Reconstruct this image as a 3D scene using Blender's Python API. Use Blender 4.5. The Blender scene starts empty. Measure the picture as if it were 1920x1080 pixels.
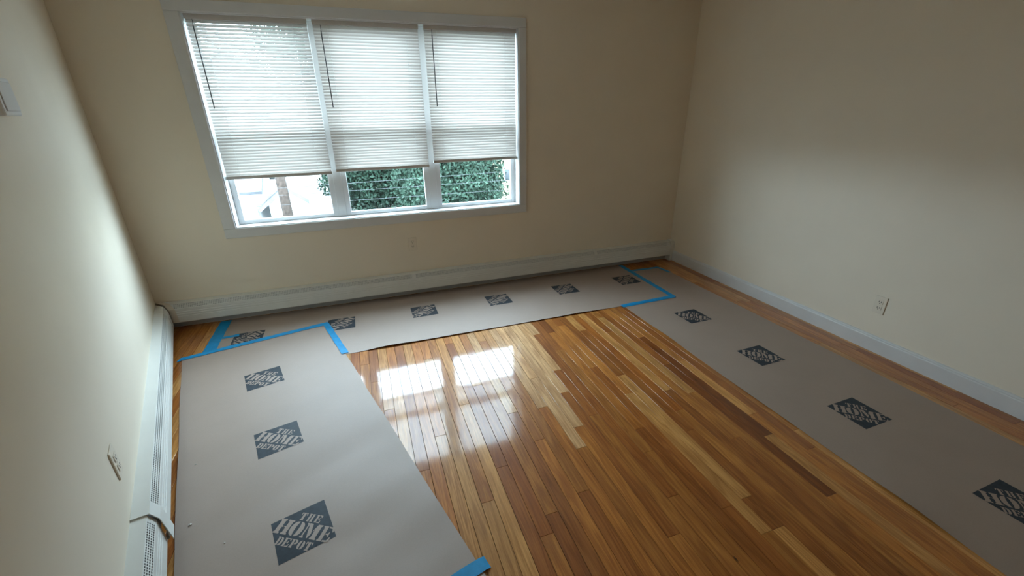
import bpy, bmesh, math, random
from mathutils import Vector, Matrix

# ------------------------------------------------------------------ camera, sky, exposure
scene = bpy.context.scene
C = scene.collection
cam_d = bpy.data.cameras.new('camera')
cam = bpy.data.objects.new('camera', cam_d); C.objects.link(cam)
cam_d.sensor_fit = 'HORIZONTAL'; cam_d.sensor_width = 36.0
cam_d.lens = 797.36 / 1920 * 36.0
cam_d.clip_start = 0.05; cam_d.clip_end = 300
_r = Vector((0.94378586, -0.33028514, -0.01341547))
_u = Vector((0.13824571, 0.35752017, 0.92361651))
_f = Vector((0.3002605, 0.87355083, -0.38308298))
_m = Matrix((_r, _u, -_f)).transposed().to_4x4()
_m.translation = Vector((1.5848, -3.6284, 1.5060))
cam.matrix_world = _m
scene.camera = cam

SKY_STRENGTH = 27.0
world = bpy.data.worlds.new('overcast_sky'); scene.world = world
world.use_nodes = True
_bg = world.node_tree.nodes['Background']
_bg.inputs['Color'].default_value = (0.72, 0.87, 1.0, 1)     # even overcast sky
_bg.inputs['Strength'].default_value = SKY_STRENGTH

pl_d = bpy.data.lights.new('window_portal', 'AREA')            # sampling portal in the real window: steers sky samples, emits nothing
pl_d.shape = 'RECTANGLE'; pl_d.size = 2.30; pl_d.size_y = 1.42
pl_d.cycles.is_portal = True
pl = bpy.data.objects.new('window_portal', pl_d); C.objects.link(pl)
pl.location = (1.783, 0.20, 1.42); pl.rotation_euler = (math.radians(-90), 0, 0)

vs = scene.view_settings
vs.view_transform = 'Standard'; vs.look = 'None'; vs.exposure = 0.4; vs.gamma = 1.0
vs.use_curve_mapping = False
cy = scene.cycles
cy.max_bounces = 14; cy.diffuse_bounces = 8; cy.glossy_bounces = 4; cy.transmission_bounces = 6
cy.transparent_max_bounces = 24
cy.caustics_reflective = False; cy.caustics_refractive = False
cy.sample_clamp_indirect = 12.0
cy.use_denoising = True

rnd = random.Random(7)
ALPHA = 0.29445                       # the left wall stands 16.9 degrees off square
SA, CA = math.sin(ALPHA), math.cos(ALPHA)
W = 4.6477                            # right wall
H = 2.48                              # ceiling
YB = -4.75                            # wall behind the camera

# ------------------------------------------------------------------ materials
def mat(name):
    m = bpy.data.materials.new(name); m.use_nodes = True
    return m, m.node_tree.nodes, m.node_tree.links, m.node_tree.nodes['Principled BSDF']

def plain(name, col, rough=0.5, spec=0.5, noise=0.0, nscale=30.0, bump=0.0, bscale=120.0, metallic=0.0):
    m, N, L, b = mat(name)
    b.inputs['Base Color'].default_value = (*col, 1)
    b.inputs['Roughness'].default_value = rough
    b.inputs['Specular IOR Level'].default_value = spec
    b.inputs['Metallic'].default_value = metallic
    tc = N.new('ShaderNodeTexCoord')
    if noise:
        t = N.new('ShaderNodeTexNoise'); t.inputs['Scale'].default_value = nscale; t.inputs['Detail'].default_value = 4
        L.new(tc.outputs['Object'], t.inputs['Vector'])
        r = N.new('ShaderNodeMapRange'); r.inputs['From Min'].default_value = 0.3; r.inputs['From Max'].default_value = 0.7
        r.inputs['To Min'].default_value = 1 - noise; r.inputs['To Max'].default_value = 1 + noise
        L.new(t.outputs['Fac'], r.inputs['Value'])
        mx = N.new('ShaderNodeVectorMath'); mx.operation = 'SCALE'
        mx.inputs[0].default_value = col
        L.new(r.outputs['Result'], mx.inputs['Scale']); L.new(mx.outputs['Vector'], b.inputs['Base Color'])
    if bump:
        t = N.new('ShaderNodeTexNoise'); t.inputs['Scale'].default_value = bscale; t.inputs['Detail'].default_value = 3
        L.new(tc.outputs['Object'], t.inputs['Vector'])
        bp = N.new('ShaderNodeBump'); bp.inputs['Strength'].default_value = bump; bp.inputs['Distance'].default_value = 0.002
        L.new(t.outputs['Fac'], bp.inputs['Height']); L.new(bp.outputs['Normal'], b.inputs['Normal'])
    return m

M = {}
M['wall'] = plain('cream_wall_paint', (0.77, 0.69, 0.565), 0.55, 0.35, 0.02, 3.0, 0.12, 90)
M['ceiling'] = plain('white_ceiling_paint', (0.86, 0.85, 0.82), 0.8, 0.2, 0.02, 4.0, 0.1, 120)
M['trim'] = plain('white_trim_paint', (0.64, 0.64, 0.635), 0.38, 0.45, 0.02, 12, 0.06, 60)
M['baseboard'] = plain('white_baseboard_paint', (0.62, 0.615, 0.60), 0.4, 0.4, 0.03, 9)
M['vinyl'] = plain('white_window_vinyl', (0.74, 0.75, 0.76), 0.35, 0.45)
M['heater'] = plain('white_heater_enamel', (0.72, 0.72, 0.68), 0.38, 0.5, 0.02, 8)
M['dark'] = plain('aluminium_heater_fins', (0.42, 0.42, 0.42), 0.5, 0.4)
M['back_plate'] = plain('galvanised_back_plate', (0.45, 0.45, 0.44), 0.5, 0.4)
M['tape'] = plain('blue_painters_tape', (0.003, 0.26, 0.54), 0.45, 0.35, 0.12, 25, 0.25, 220)
M['plate'] = plain('painted_outlet_plate', (0.73, 0.655, 0.54), 0.55, 0.35)
M['slot'] = plain('outlet_slot', (0.05, 0.045, 0.04), 0.6, 0.2)
M['wand'] = plain('smoky_blind_wand', (0.05, 0.055, 0.06), 0.2, 0.5)
M['cord'] = plain('white_cord', (0.8, 0.8, 0.8), 0.7, 0.2)
M['rail'] = plain('blind_rail_enamel', (0.56, 0.53, 0.50), 0.35, 0.45)
M['ink'] = plain('dark_print_ink', (0.020, 0.030, 0.042), 0.55, 0.35, 0.25, 60)
M['crumb'] = plain('plaster_crumb', (0.75, 0.74, 0.72), 0.8, 0.2)
M['subfloor'] = plain('subfloor', (0.05, 0.03, 0.02), 0.9, 0.1)

def paper_mat(name, col):
    m, N, L, b = mat(name)
    b.inputs['Roughness'].default_value = 0.60; b.inputs['Specular IOR Level'].default_value = 1.0
    tc = N.new('ShaderNodeTexCoord')
    f = N.new('ShaderNodeTexNoise'); f.inputs['Scale'].default_value = 260; f.inputs['Detail'].default_value = 3
    g = N.new('ShaderNodeTexNoise'); g.inputs['Scale'].default_value = 5; g.inputs['Detail'].default_value = 4
    for t in (f, g): L.new(tc.outputs['Object'], t.inputs['Vector'])
    r1 = N.new('ShaderNodeMapRange'); r1.inputs['To Min'].default_value = 0.90; r1.inputs['To Max'].default_value = 1.10
    r2 = N.new('ShaderNodeMapRange'); r2.inputs['To Min'].default_value = 0.93; r2.inputs['To Max'].default_value = 1.07
    L.new(f.outputs['Fac'], r1.inputs['Value']); L.new(g.outputs['Fac'], r2.inputs['Value'])
    mu = N.new('ShaderNodeMath'); mu.operation = 'MULTIPLY'
    L.new(r1.outputs['Result'], mu.inputs[0]); L.new(r2.outputs['Result'], mu.inputs[1])
    sc = N.new('ShaderNodeVectorMath'); sc.operation = 'SCALE'; sc.inputs[0].default_value = col
    L.new(mu.outputs[0], sc.inputs['Scale']); L.new(sc.outputs['Vector'], b.inputs['Base Color'])
    h = N.new('ShaderNodeTexNoise'); h.inputs['Scale'].default_value = 9; h.inputs['Detail'].default_value = 2
    L.new(tc.outputs['Object'], h.inputs['Vector'])
    bp = N.new('ShaderNodeBump'); bp.inputs['Strength'].default_value = 0.25; bp.inputs['Distance'].default_value = 0.004
    L.new(h.outputs['Fac'], bp.inputs['Height']); L.new(bp.outputs['Normal'], b.inputs['Normal'])
    return m
M['paper'] = paper_mat('kraft_builders_paper', (0.325, 0.243, 0.194))

def wood_mat():
    m, N, L, b = mat('varnished_oak_strip')
    tc = N.new('ShaderNodeTexCoord'); oi = N.new('ShaderNodeObjectInfo')
    off = N.new('ShaderNodeVectorMath'); off.operation = 'SCALE'; off.inputs[0].default_value = (31.0, 57.0, 13.0)
    L.new(oi.outputs['Random'], off.inputs['Scale'])
    add = N.new('ShaderNodeVectorMath'); add.operation = 'ADD'
    L.new(tc.outputs['Object'], add.inputs[0]); L.new(off.outputs['Vector'], add.inputs[1])
    def mapped(sx, sy):
        q = N.new('ShaderNodeVectorMath'); q.operation = 'MULTIPLY'; q.inputs[1].default_value = (sx, sy, 1)
        L.new(add.outputs['Vector'], q.inputs[0]); return q.outputs['Vector']
    fine = N.new('ShaderNodeTexNoise'); fine.inputs['Scale'].default_value = 1.0; fine.inputs['Detail'].default_value = 5
    L.new(mapped(330, 9), fine.inputs['Vector'])
    wav = N.new('ShaderNodeTexNoise'); wav.inputs['Scale'].default_value = 1.0; wav.inputs['Detail'].default_value = 2
    wav.inputs['Distortion'].default_value = 0.6
    L.new(mapped(22, 1.7), wav.inputs['Vector'])
    mul = N.new('ShaderNodeMath'); mul.operation = 'MULTIPLY'; mul.inputs[1].default_value = 34.0
    L.new(wav.outputs['Fac'], mul.inputs[0])
    sn = N.new('ShaderNodeMath'); sn.operation = 'SINE'; L.new(mul.outputs[0], sn.inputs[0])   # growth rings
    blot = N.new('ShaderNodeTexNoise'); blot.inputs['Scale'].default_value = 1.0; blot.inputs['Detail'].default_value = 3
    L.new(mapped(14, 3.2), blot.inputs['Vector'])
    def rng(src, a, z, lo=0.0, hi=1.0):
        r = N.new('ShaderNodeMapRange'); r.inputs['From Min'].default_value = lo; r.inputs['From Max'].default_value = hi
        r.inputs['To Min'].default_value = a; r.inputs['To Max'].default_value = z
        L.new(src, r.inputs['Value']); return r.outputs['Result']
    a1 = rng(fine.outputs['Fac'], 0.76, 1.20, 0.3, 0.7)
    a2 = rng(sn.outputs[0], 0.76, 1.09, -1, 1)
    a3 = rng(blot.outputs['Fac'], 0.84, 1.16, 0.3, 0.7)
    k1 = N.new('ShaderNodeMath'); k1.operation = 'MULTIPLY'; L.new(a1, k1.inputs[0]); L.new(a2, k1.inputs[1])
    k2 = N.new('ShaderNodeMath'); k2.operation = 'MULTIPLY'; L.new(k1.outputs[0], k2.inputs[0]); L.new(a3, k2.inputs[1])
    gm = N.new('ShaderNodeCombineXYZ')                      # darker grain is also redder
    for i, e in enumerate((0.8, 1.05, 1.35)):
        pw = N.new('ShaderNodeMath'); pw.operation = 'POWER'; pw.inputs[1].default_value = e
        L.new(k2.outputs[0], pw.inputs[0]); L.new(pw.outputs[0], gm.inputs[i])
    cm = N.new('ShaderNodeVectorMath'); cm.operation = 'MULTIPLY'
    L.new(oi.outputs['Color'], cm.inputs[0]); L.new(gm.outputs['Vector'], cm.inputs[1])
    vo = N.new('ShaderNodeTexVoronoi'); vo.inputs['Scale'].default_value = 1.0                 # nail holes and pin knots
    L.new(mapped(5, 1.6), vo.inputs['Vector'])
    kn = rng(vo.outputs['Distance'], 0.12, 1.0, 0.010, 0.026)
    cm2 = N.new('ShaderNodeVectorMath'); cm2.operation = 'SCALE'
    L.new(cm.outputs['Vector'], cm2.inputs[0]); L.new(kn, cm2.inputs['Scale'])
    L.new(cm2.outputs['Vector'], b.inputs['Base Color'])
    b.inputs['Roughness'].default_value = 0.45; b.inputs['Specular IOR Level'].default_value = 0.2
    b.inputs['Coat Weight'].default_value = 1.0; b.inputs['Coat Roughness'].default_value = 0.075
    b.inputs['Coat IOR'].default_value = 1.42
    bw = N.new('ShaderNodeTexNoise'); bw.inputs['Scale'].default_value = 1.0; bw.inputs['Detail'].default_value = 2
    L.new(mapped(30, 6), bw.inputs['Vector'])
    ad = N.new('ShaderNodeMath'); ad.operation = 'ADD'; L.new(bw.outputs['Fac'], ad.inputs[0]); L.new(rng(fine.outputs['Fac'], 0, 0.10), ad.inputs[1])
    bp = N.new('ShaderNodeBump'); bp.inputs['Strength'].default_value = 0.35; bp.inputs['Distance'].default_value = 0.0009
    L.new(ad.outputs[0], bp.inputs['Height'])
    L.new(bp.outputs['Normal'], b.inputs['Coat Normal']); L.new(bp.outputs['Normal'], b.inputs['Normal'])
    return m
M['wood'] = wood_mat()

def slat_mat():
    m, N, L, b = mat('white_vinyl_slat')
    b.inputs['Base Color'].default_value = (0.58, 0.545, 0.51, 1); b.inputs['Roughness'].default_value = 0.4
    t = N.new('ShaderNodeBsdfTranslucent'); t.inputs['Color'].default_value = (0.68, 0.61, 0.56, 1)
    mx = N.new('ShaderNodeMixShader'); mx.inputs['Fac'].default_value = 0.13
    L.new(b.outputs[0], mx.inputs[1]); L.new(t.outputs[0], mx.inputs[2])
    L.new(mx.outputs[0], N['Material Output'].inputs['Surface'])
    return m
M['slat'] = slat_mat()

def glass_mat():
    m, N, L, b = mat('window_glass')
    tr = N.new('ShaderNodeBsdfTransparent'); tr.inputs['Color'].default_value = (0.86, 0.91, 0.92, 1)
    gl = N.new('ShaderNodeBsdfGlossy'); gl.inputs['Roughness'].default_value = 0.0
    lwt = N.new('ShaderNodeLayerWeight'); lwt.inputs['Blend'].default_value = 0.5
    pw = N.new('ShaderNodeMath'); pw.operation = 'POWER'; pw.inputs[1].default_value = 5.0
    L.new(lwt.outputs['Facing'], pw.inputs[0])
    fr = N.new('ShaderNodeMapRange'); fr.inputs['To Min'].default_value = 0.04
    L.new(pw.outputs[0], fr.inputs['Value'])
    mx = N.new('ShaderNodeMixShader')
    L.new(fr.outputs[0], mx.inputs['Fac']); L.new(tr.outputs[0], mx.inputs[1]); L.new(gl.outputs[0], mx.inputs[2])
    L.new(mx.outputs[0], N['Material Output'].inputs['Surface'])
    return m
M['glass'] = glass_mat()

def siding_mat(name, col, pitch=0.12):
    m, N, L, b = mat(name)
    tc = N.new('ShaderNodeTexCoord'); sp = N.new('ShaderNodeSeparateXYZ'); L.new(tc.outputs['Object'], sp.inputs[0])
    d = N.new('ShaderNodeMath'); d.operation = 'DIVIDE'; d.inputs[1].default_value = pitch; L.new(sp.outputs['Z'], d.inputs[0])
    fr = N.new('ShaderNodeMath'); fr.operation = 'FRACT'; L.new(d.outputs[0], fr.inputs[0])
    bp = N.new('ShaderNodeBump'); bp.inputs['Strength'].default_value = 0.8; bp.inputs['Distance'].default_value = 0.02
    L.new(fr.outputs[0], bp.inputs['Height']); L.new(bp.outputs['Normal'], b.inputs['Normal'])
    b.inputs['Base Color'].default_value = (*col, 1); b.inputs['Roughness'].default_value = 0.7
    return m
M['siding_white'] = siding_mat('white_clapboard', (0.55, 0.55, 0.55))
M['siding_yellow'] = siding_mat('pale_yellow_clapboard', (0.45, 0.42, 0.27))
M['shingle'] = plain('grey_roof_shingle', (0.11, 0.11, 0.12), 0.9, 0.2, 0.2, 9)
M['ext_glass'] = plain('dark_house_window', (0.02, 0.025, 0.03), 0.15, 0.5)
M['bark'] = plain('utility_pole_wood', (0.045, 0.032, 0.026), 0.9, 0.2, 0.5, 14, 0.5, 30)
M['trunk'] = plain('tree_bark', (0.03, 0.024, 0.018), 0.9, 0.2, 0.3, 10)
M['leaf'] = plain('green_leaves', (0.020, 0.040, 0.026), 0.6, 0.15, 0.5, 1.6)
M['wire'] = plain('grey_wire', (0.075, 0.077, 0.08), 0.7, 0.1)
M['grass'] = plain('lawn_and_asphalt', (0.03, 0.04, 0.028), 0.95, 0.1, 0.3, 0.5)
M['soffit'] = plain('exterior_white', (0.55, 0.55, 0.54), 0.7, 0.2)

# ------------------------------------------------------------------ helpers
def link(name, me, m, parent=None):
    o = bpy.data.objects.new(name, me); C.objects.link(o)
    if m is not None and hasattr(me, 'materials') and not me.materials: me.materials.append(m)
    if parent is not None: o.parent = parent
    return o

def mesh_from(name, verts, faces, m, parent=None, smooth=False):
    me = bpy.data.meshes.new(name); me.from_pydata([tuple(v) for v in verts], [], faces)
    me.update()
    if smooth:
        for p in me.polygons: p.use_smooth = True
    return link(name, me, m, parent)

def bm_obj(name, bm, m, parent=None, smooth=False):
    bmesh.ops.recalc_face_normals(bm, faces=bm.faces[:])
    me = bpy.data.meshes.new(name); bm.to_mesh(me); bm.free()
    if smooth:
        for p in me.polygons: p.use_smooth = True
    return link(name, me, m, parent)

def add_box(bm, x0, x1, y0, y1, z0, z1, bevel=0.0, xf=None):
    vs_ = [bm.verts.new((x, y, z)) for x in (x0, x1) for y in (y0, y1) for z in (z0, z1)]
    fs = [(0, 1, 3, 2), (4, 6, 7, 5), (0, 4, 5, 1), (2, 3, 7, 6), (0, 2, 6, 4), (1, 5, 7, 3)]
    faces = [bm.faces.new([vs_[i] for i in f]) for f in fs]
    if bevel:
        edges = list({e for f in faces for e in f.edges})
        r = bmesh.ops.bevel(bm, geom=edges, offset=bevel, segments=2, affect='EDGES', profile=0.5)
        vs_ = list({v for f in r['faces'] for v in f.verts} | {v for f in faces if f.is_valid for v in f.verts})
    if xf is not None:
        for v in vs_: v.co = xf @ v.co
    return vs_

def box(name, x0, x1, y0, y1, z0, z1, m, parent=None, bevel=0.0, xf=None):
    bm = bmesh.new(); add_box(bm, x0, x1, y0, y1, z0, z1, bevel, xf)
    return bm_obj(name, bm, m, parent)

def add_tube(bm, p0, p1, r, seg=8, r1=None):
    p0 = Vector(p0); p1 = Vector(p1); d = (p1 - p0).normalized()
    a = d.orthogonal().normalized(); b_ = d.cross(a)
    r1 = r if r1 is None else r1
    A = []; B = []
    for i in range(seg):
        t = 2 * math.pi * i / seg; o = a * math.cos(t) + b_ * math.sin(t)
        A.append(bm.verts.new(p0 + o * r)); B.append(bm.verts.new(p1 + o * r1))
    for i in range(seg):
        j = (i + 1) % seg; bm.faces.new((A[i], A[j], B[j], B[i]))
    bm.faces.new(A[::-1]); bm.faces.new(B)

def tube(name, p0, p1, r, m, parent=None, seg=8, r1=None):
    bm = bmesh.new(); add_tube(bm, p0, p1, r, seg, r1)
    return bm_obj(name, bm, m, parent, True)

def empty(name, loc=(0, 0, 0), rz=0.0, parent=None):
    o = bpy.data.objects.new(name, None); C.objects.link(o); o.location = loc; o.rotation_euler = (0, 0, rz)
    o.empty_display_size = 0.1
    if parent is not None: o.parent = parent
    return o

def tag(o, label, cat, group=None):
    o['label'] = label; o['category'] = cat
    if group: o['group'] = group
    return o

def struct(o, label=None):
    o['kind'] = 'structure'
    if label: o['label'] = label
    return o

def lw(s, off, z):                                             # point on the splayed left wall
    return Vector((s * SA + off * CA, -s * CA + off * SA, z))

# ------------------------------------------------------------------ room shell
LX = -YB * math.tan(ALPHA)                                     # where the left wall meets the wall behind the camera
fl = struct(mesh_from('floor',
    [(-0.1, 0.15, -0.05), (W + 0.1, 0.15, -0.05), (W + 0.1, YB - 0.1, -0.05), (LX - 0.15, YB - 0.1, -0.05),
     (-0.1, 0.15, -0.0185), (W + 0.1, 0.15, -0.0185), (W + 0.1, YB - 0.1, -0.0185), (LX - 0.15, YB - 0.1, -0.0185)],
    [(3, 2, 1, 0), (4, 5, 6, 7), (0, 1, 5, 4), (1, 2, 6, 5), (2, 3, 7, 6), (3, 0, 4, 7)], M['subfloor']),
    'varnished oak strip floor running towards the window wall')

OX0, OX1, OZ0, OZ1 = 0.655, 2.912, 0.727, 2.113                # window opening
WT = 0.17                                                      # window wall thickness
bm = bmesh.new()
add_box(bm, -0.14, OX0, 0, WT, -0.05, H); add_box(bm, OX1, W + 0.1, 0, WT, -0.05, H)
add_box(bm, OX0, OX1, 0, WT, -0.05, OZ0); add_box(bm, OX0, OX1, 0, WT, OZ1, H)
struct(bm_obj('wall_back', bm, M['wall']), 'cream painted wall with the triple window')
box_xf = Matrix.Translation((0, 0, 0))
struct(box('wall_right', W, W + 0.1, YB - 0.1, 0.0, -0.05, H, M['wall']), 'plain cream painted wall with white baseboard')
sL = -YB / CA + 0.15
q = [lw(0, 0, -0.05), lw(sL, 0, -0.05), lw(sL, -0.12, -0.05), lw(0, -0.12, -0.05)]
q2 = [v + Vector((0, 0, H + 0.05)) for v in q]
struct(mesh_from('wall_left', q + q2, [(0, 1, 2, 3), (7, 6, 5, 4), (0, 4, 5, 1), (1, 5, 6, 2), (2, 6, 7, 3), (3, 7, 4, 0)], M['wall']),
       'splayed cream wall catching the daylight from the window')
struct(box('wall_front', LX - 0.1, W + 0.1, YB - 0.1, YB, -0.05, H, M['wall']), 'cream wall opposite the window')
struct(mesh_from('ceiling', [(-0.15, 0.17, H), (W + 0.1, 0.17, H), (W + 0.1, YB - 0.1, H), (LX - 0.15, YB - 0.1, H),
                             (-0.15, 0.17, H + .1), (W + 0.1, 0.17, H + .1), (W + 0.1, YB - 0.1, H + .1), (LX - 0.15, YB - 0.1, H + .1)],
                 [(0, 1, 2, 3), (7, 6, 5, 4), (0, 4, 5, 1), (1, 5, 6, 2), (2, 6, 7, 3), (3, 7, 4, 0)], M['ceiling']), 'white ceiling')
# baseboard with a small rounded top bead
bx = W - 0.015
bb = empty('baseboard_right', (W, -2.4, 0)); struct(bb, 'white painted baseboard with a thin top bead')
pb = [(0, 0.0), (-0.015, 0.0), (-0.015, 0.088), (-0.0125, 0.094), (0, 0.094)]
pc = [(0, 0.094), (-0.0105, 0.094), (-0.0115, 0.0985), (-0.0095, 0.104), (-0.005, 0.1075), (0, 0.1085)]
for nm, pr in (('board', pb), ('bead', pc)):
    vv = []
    for yy in (2.4 - 0.075, YB + 2.4):
        vv += [(a, yy, z) for a, z in pr]
    n = len(pr)
    mesh_from(nm, vv, [(i, (i + 1) % n, n + (i + 1) % n, n + i) for i in range(n)] + [tuple(range(n))[::-1], tuple(range(n, 2 * n))], M['baseboard'], bb)

# ------------------------------------------------------------------ oak strips
PW = 0.0571; X0 = 2.3285
TONES = {0: (0.64, 0.355, 0.150), 1: (0.53, 0.245, 0.066), 2: (0.43, 0.158, 0.029), 3: (0.33, 0.106, 0.018), 4: (0.20, 0.056, 0.008)}
known = {                                                      # breaks measured along a row, with the tones between them
    0: ([-1.874, -2.9], [0, 2, 2]), 1: ([-1.60, -2.218], [0, 0, 2]), 2: ([-2.08], [0, 2]), 3: ([-1.792, -2.75], [0, 3, 2]),
    4: ([-1.57, -2.026, -2.95], [0, 3, 2, 3]), 5: ([-1.096, -1.733, -2.6], [0, 3, 3, 2]), 6: ([-1.35, -2.35], [3, 2, 2]),
    7: ([-1.108, -2.2], [4, 2, 3]), 8: ([-1.62, -2.72], [2, 3, 3]), 9: ([-1.033, -1.93, -2.86], [3, 2, 1, 2]),
    10: ([-1.758, -2.709, -2.86], [3, 1, 3, 1]), 11: ([-1.158, -2.30], [1, 3, 3]), 12: ([-0.98, -2.15], [2, 3, 2]),
    13: ([-1.98], [1, 3]), 14: ([-1.25, -2.42], [3, 2, 3]), 15: ([-1.02, -2.05], [2, 1, 2]), 16: ([-1.75, -2.822], [3, 4, 2]),
    17: ([-1.397, -2.460], [2, 4, 1]), 18: ([-1.756, -2.311], [2, 1, 2]), 19: ([-2.6], [3, 2]),
    -1: ([-1.30, -2.45], [1, 2, 3]), -2: ([-1.05, -2.10], [1, 2, 2]), -3: ([-1.86], [0, 3]), -4: ([-1.2, -2.502], [2, 2, 3]),
    -5: ([-1.55, -2.583], [1, 3, 2]), -6: ([-1.0, -2.2], [2, 3, 3]), -7: ([-1.7], [1, 1]), -8: ([-2.36], [2, 1]), -9: ([-1.15], [2, 1]),
    -10: ([-1.9], [2, 1]), -11: ([-1.4], [1, 2]), -12: ([-2.1], [3, 2]), -13: ([-1.25], [2, 1]), -14: ([-1.6], [1, 2]), -15: ([-1.3], [3, 2]),
}
rowmin = int(math.floor((0.0 - X0) / PW)); rowmax = int(math.floor((W - 0.002 - X0) / PW))
def ywall(x): return -x / math.tan(ALPHA)                      # near end of a row against the left wall
def plank(xa, xb, ya, yb, tone, bmj=None):
    """strip from x xa..xb, far end ya, near end yb, clipped along the left wall"""
    g = 0.0008
    xa += g; xb -= g; ya -= g * 0.7; yb += g * 0.7
    na = max(yb, ywall(xa) + 0.002); nb = max(yb, ywall(xb) + 0.002)
    if xa < 0.0: return
    if ya - na < 0.01: return
    P = [(xa, ya), (xb, ya), (xb, nb), (xa, na)]
    cx = sum(p[0] for p in P) / 4; cyy = sum(p[1] for p in P) / 4
    b = 0.0006
    def inset(p):
        return (p[0] + (b if p[0] < cx else -b), p[1] + (b if p[1] < cyy else -b))
    vv = [(p[0], p[1], -0.018) for p in P] + [(p[0], p[1], -b) for p in P] + [(*inset(p), 0.0) for p in P]
    ff = []
    for k in (0, 4):
        ff += [(k + i, k + 4 + i, k + 4 + (i + 1) % 4, k + (i + 1) % 4) for i in range(4)]
    ff.append((11, 10, 9, 8)); ff.append((0, 1, 2, 3))
    if bmj is not None:
        w = [bmj.verts.new(v) for v in vv]
        for f in ff: bmj.faces.new([w[i] for i in f])
        return
    vv = [(x - cx, y - cyy, z) for x, y, z in vv]
    me = bpy.data.meshes.new('plank'); me.from_pydata(vv, [], ff); me.materials.append(M['wood'])
    o = bpy.data.objects.new('plank', me); C.objects.link(o); o.location = (cx, cyy, 0); o.parent = fl
    t = TONES[tone]; k = rnd.uniform(0.90, 1.10); w = rnd.uniform(-0.035, 0.035)
    o.color = (t[0] * k * (1 + w), t[1] * k, t[2] * k * (1 - 2 * w), 1)
YEND = -3.45
bmj = bmesh.new()
for r in range(rowmin, rowmax + 1):
    xa = X0 + r * PW; xb = min(xa + PW, W - 0.002)
    if r in known:
        br, tn = known[r]
    else:
        hidden = 3.56 < xa < 4.33 or 0.42 < xa < 1.1
        br = []; yy = -rnd.uniform(0.3, 1.3)
        step = (1.5, 2.4) if hidden else (0.7, 1.5)
        while yy > YEND + 0.25:
            br.append(yy); yy -= rnd.uniform(*step)
        tn = [rnd.choice((1, 2, 2, 3, 3)) for _ in range(len(br) + 1)]
    ends = [0.0] + list(br) + [YEND]
    for i in range(len(ends) - 1): plank(xa, xb, ends[i], ends[i + 1], tn[i])
    plank(xa, xb, YEND, YB, 2, bmj)
rest = bm_obj('planks_behind', bmj, M['wood'], fl); rest.name = 'plank_field'; rest['kind'] = 'stuff'; rest.color = (*TONES[2], 1)

# ------------------------------------------------------------------ window
win = struct(empty('window_1', (1.783, 0.0, 0.69)), 'white triple window with three double-hung sashes')
wl = Vector((1.783, 0.0, 0.69))
def wbox(name, x0, x1, y0, y1, z0, z1, m, parent=win, bevel=0.0, par_off=wl):
    return box(name, x0 - par_off.x, x1 - par_off.x, y0 - par_off.y, y1 - par_off.y, z0 - par_off.z, z1 - par_off.z, m, parent, bevel)
CX0, CX1, CZ0, CZ1 = 0.574, 2.978, 0.655, 2.179
def casing(x0, x1, z0, z1, nm='casing_board'):
    return wbox(nm, x0, x1, -0.020, 0.001, z0, z1, M['trim'], bevel=0.004)
casing(CX0, OX0, OZ0, OZ1); casing(OX1, CX1, OZ0, OZ1)
casing(CX0, CX1, CZ0, OZ0); casing(CX0, CX1, OZ1, CZ1)
JT = 0.006                                                     # jamb liners
wbox('jamb', OX0 - 0.004, OX0 + JT, -0.012, WT, OZ0, OZ1, M['trim']); wbox('jamb', OX1 - JT, OX1 + 0.004, -0.012, WT, OZ0, OZ1, M['trim'])
wbox('head_jamb', OX0, OX1, -0.012, WT, OZ1 - JT, OZ1 + 0.004, M['trim']); wbox('sill', OX0, OX1, -0.014, WT + 0.03, OZ0 - 0.004, OZ0 + JT, M['trim'], bevel=0.002)
ix0, ix1, iz0, iz1 = OX0 + JT, OX1 - JT, OZ0 + JT, OZ1 - JT
mull = [(1.378, 1.440), (2.130, 2.192)]
for a, b_ in mull: wbox('mullion', a, b_, 0.082, WT, iz0, iz1, M['vinyl'], bevel=0.003)
units = [(ix0, 1.378), (1.440, 2.130), (2.192, ix1)]
for a, b_ in units:
    for k, (y0, y1, z0, z1) in enumerate(((0.088, 0.122, iz0, 1.418), (0.125, 0.158, 1.385, iz1))):
        st = 0.038
        s = empty('sash', (a - wl.x, y0 - wl.y, z0 - wl.z), 0, win)
        o = Vector((a, y0, z0))
        bb_ = 0.030
        wbox('stile', a, a + st, y0, y1, z0, z1, M['vinyl'], s, 0.002, o); wbox('stile', b_ - st, b_, y0, y1, z0, z1, M['vinyl'], s, 0.002, o)
        wbox('rail', a + st, b_ - st, y0, y1, z0, z0 + bb_, M['vinyl'], s, 0.002, o); wbox('rail', a + st, b_ - st, y0, y1, z1 - bb_, z1, M['vinyl'], s, 0.002, o)
        wbox('pane', a + st - 0.004, b_ - st + 0.004, y0 + 0.015, y0 + 0.0155, z0 + bb_ - 0.004, z1 - bb_ + 0.004, M['glass'], s, 0, o)

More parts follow.
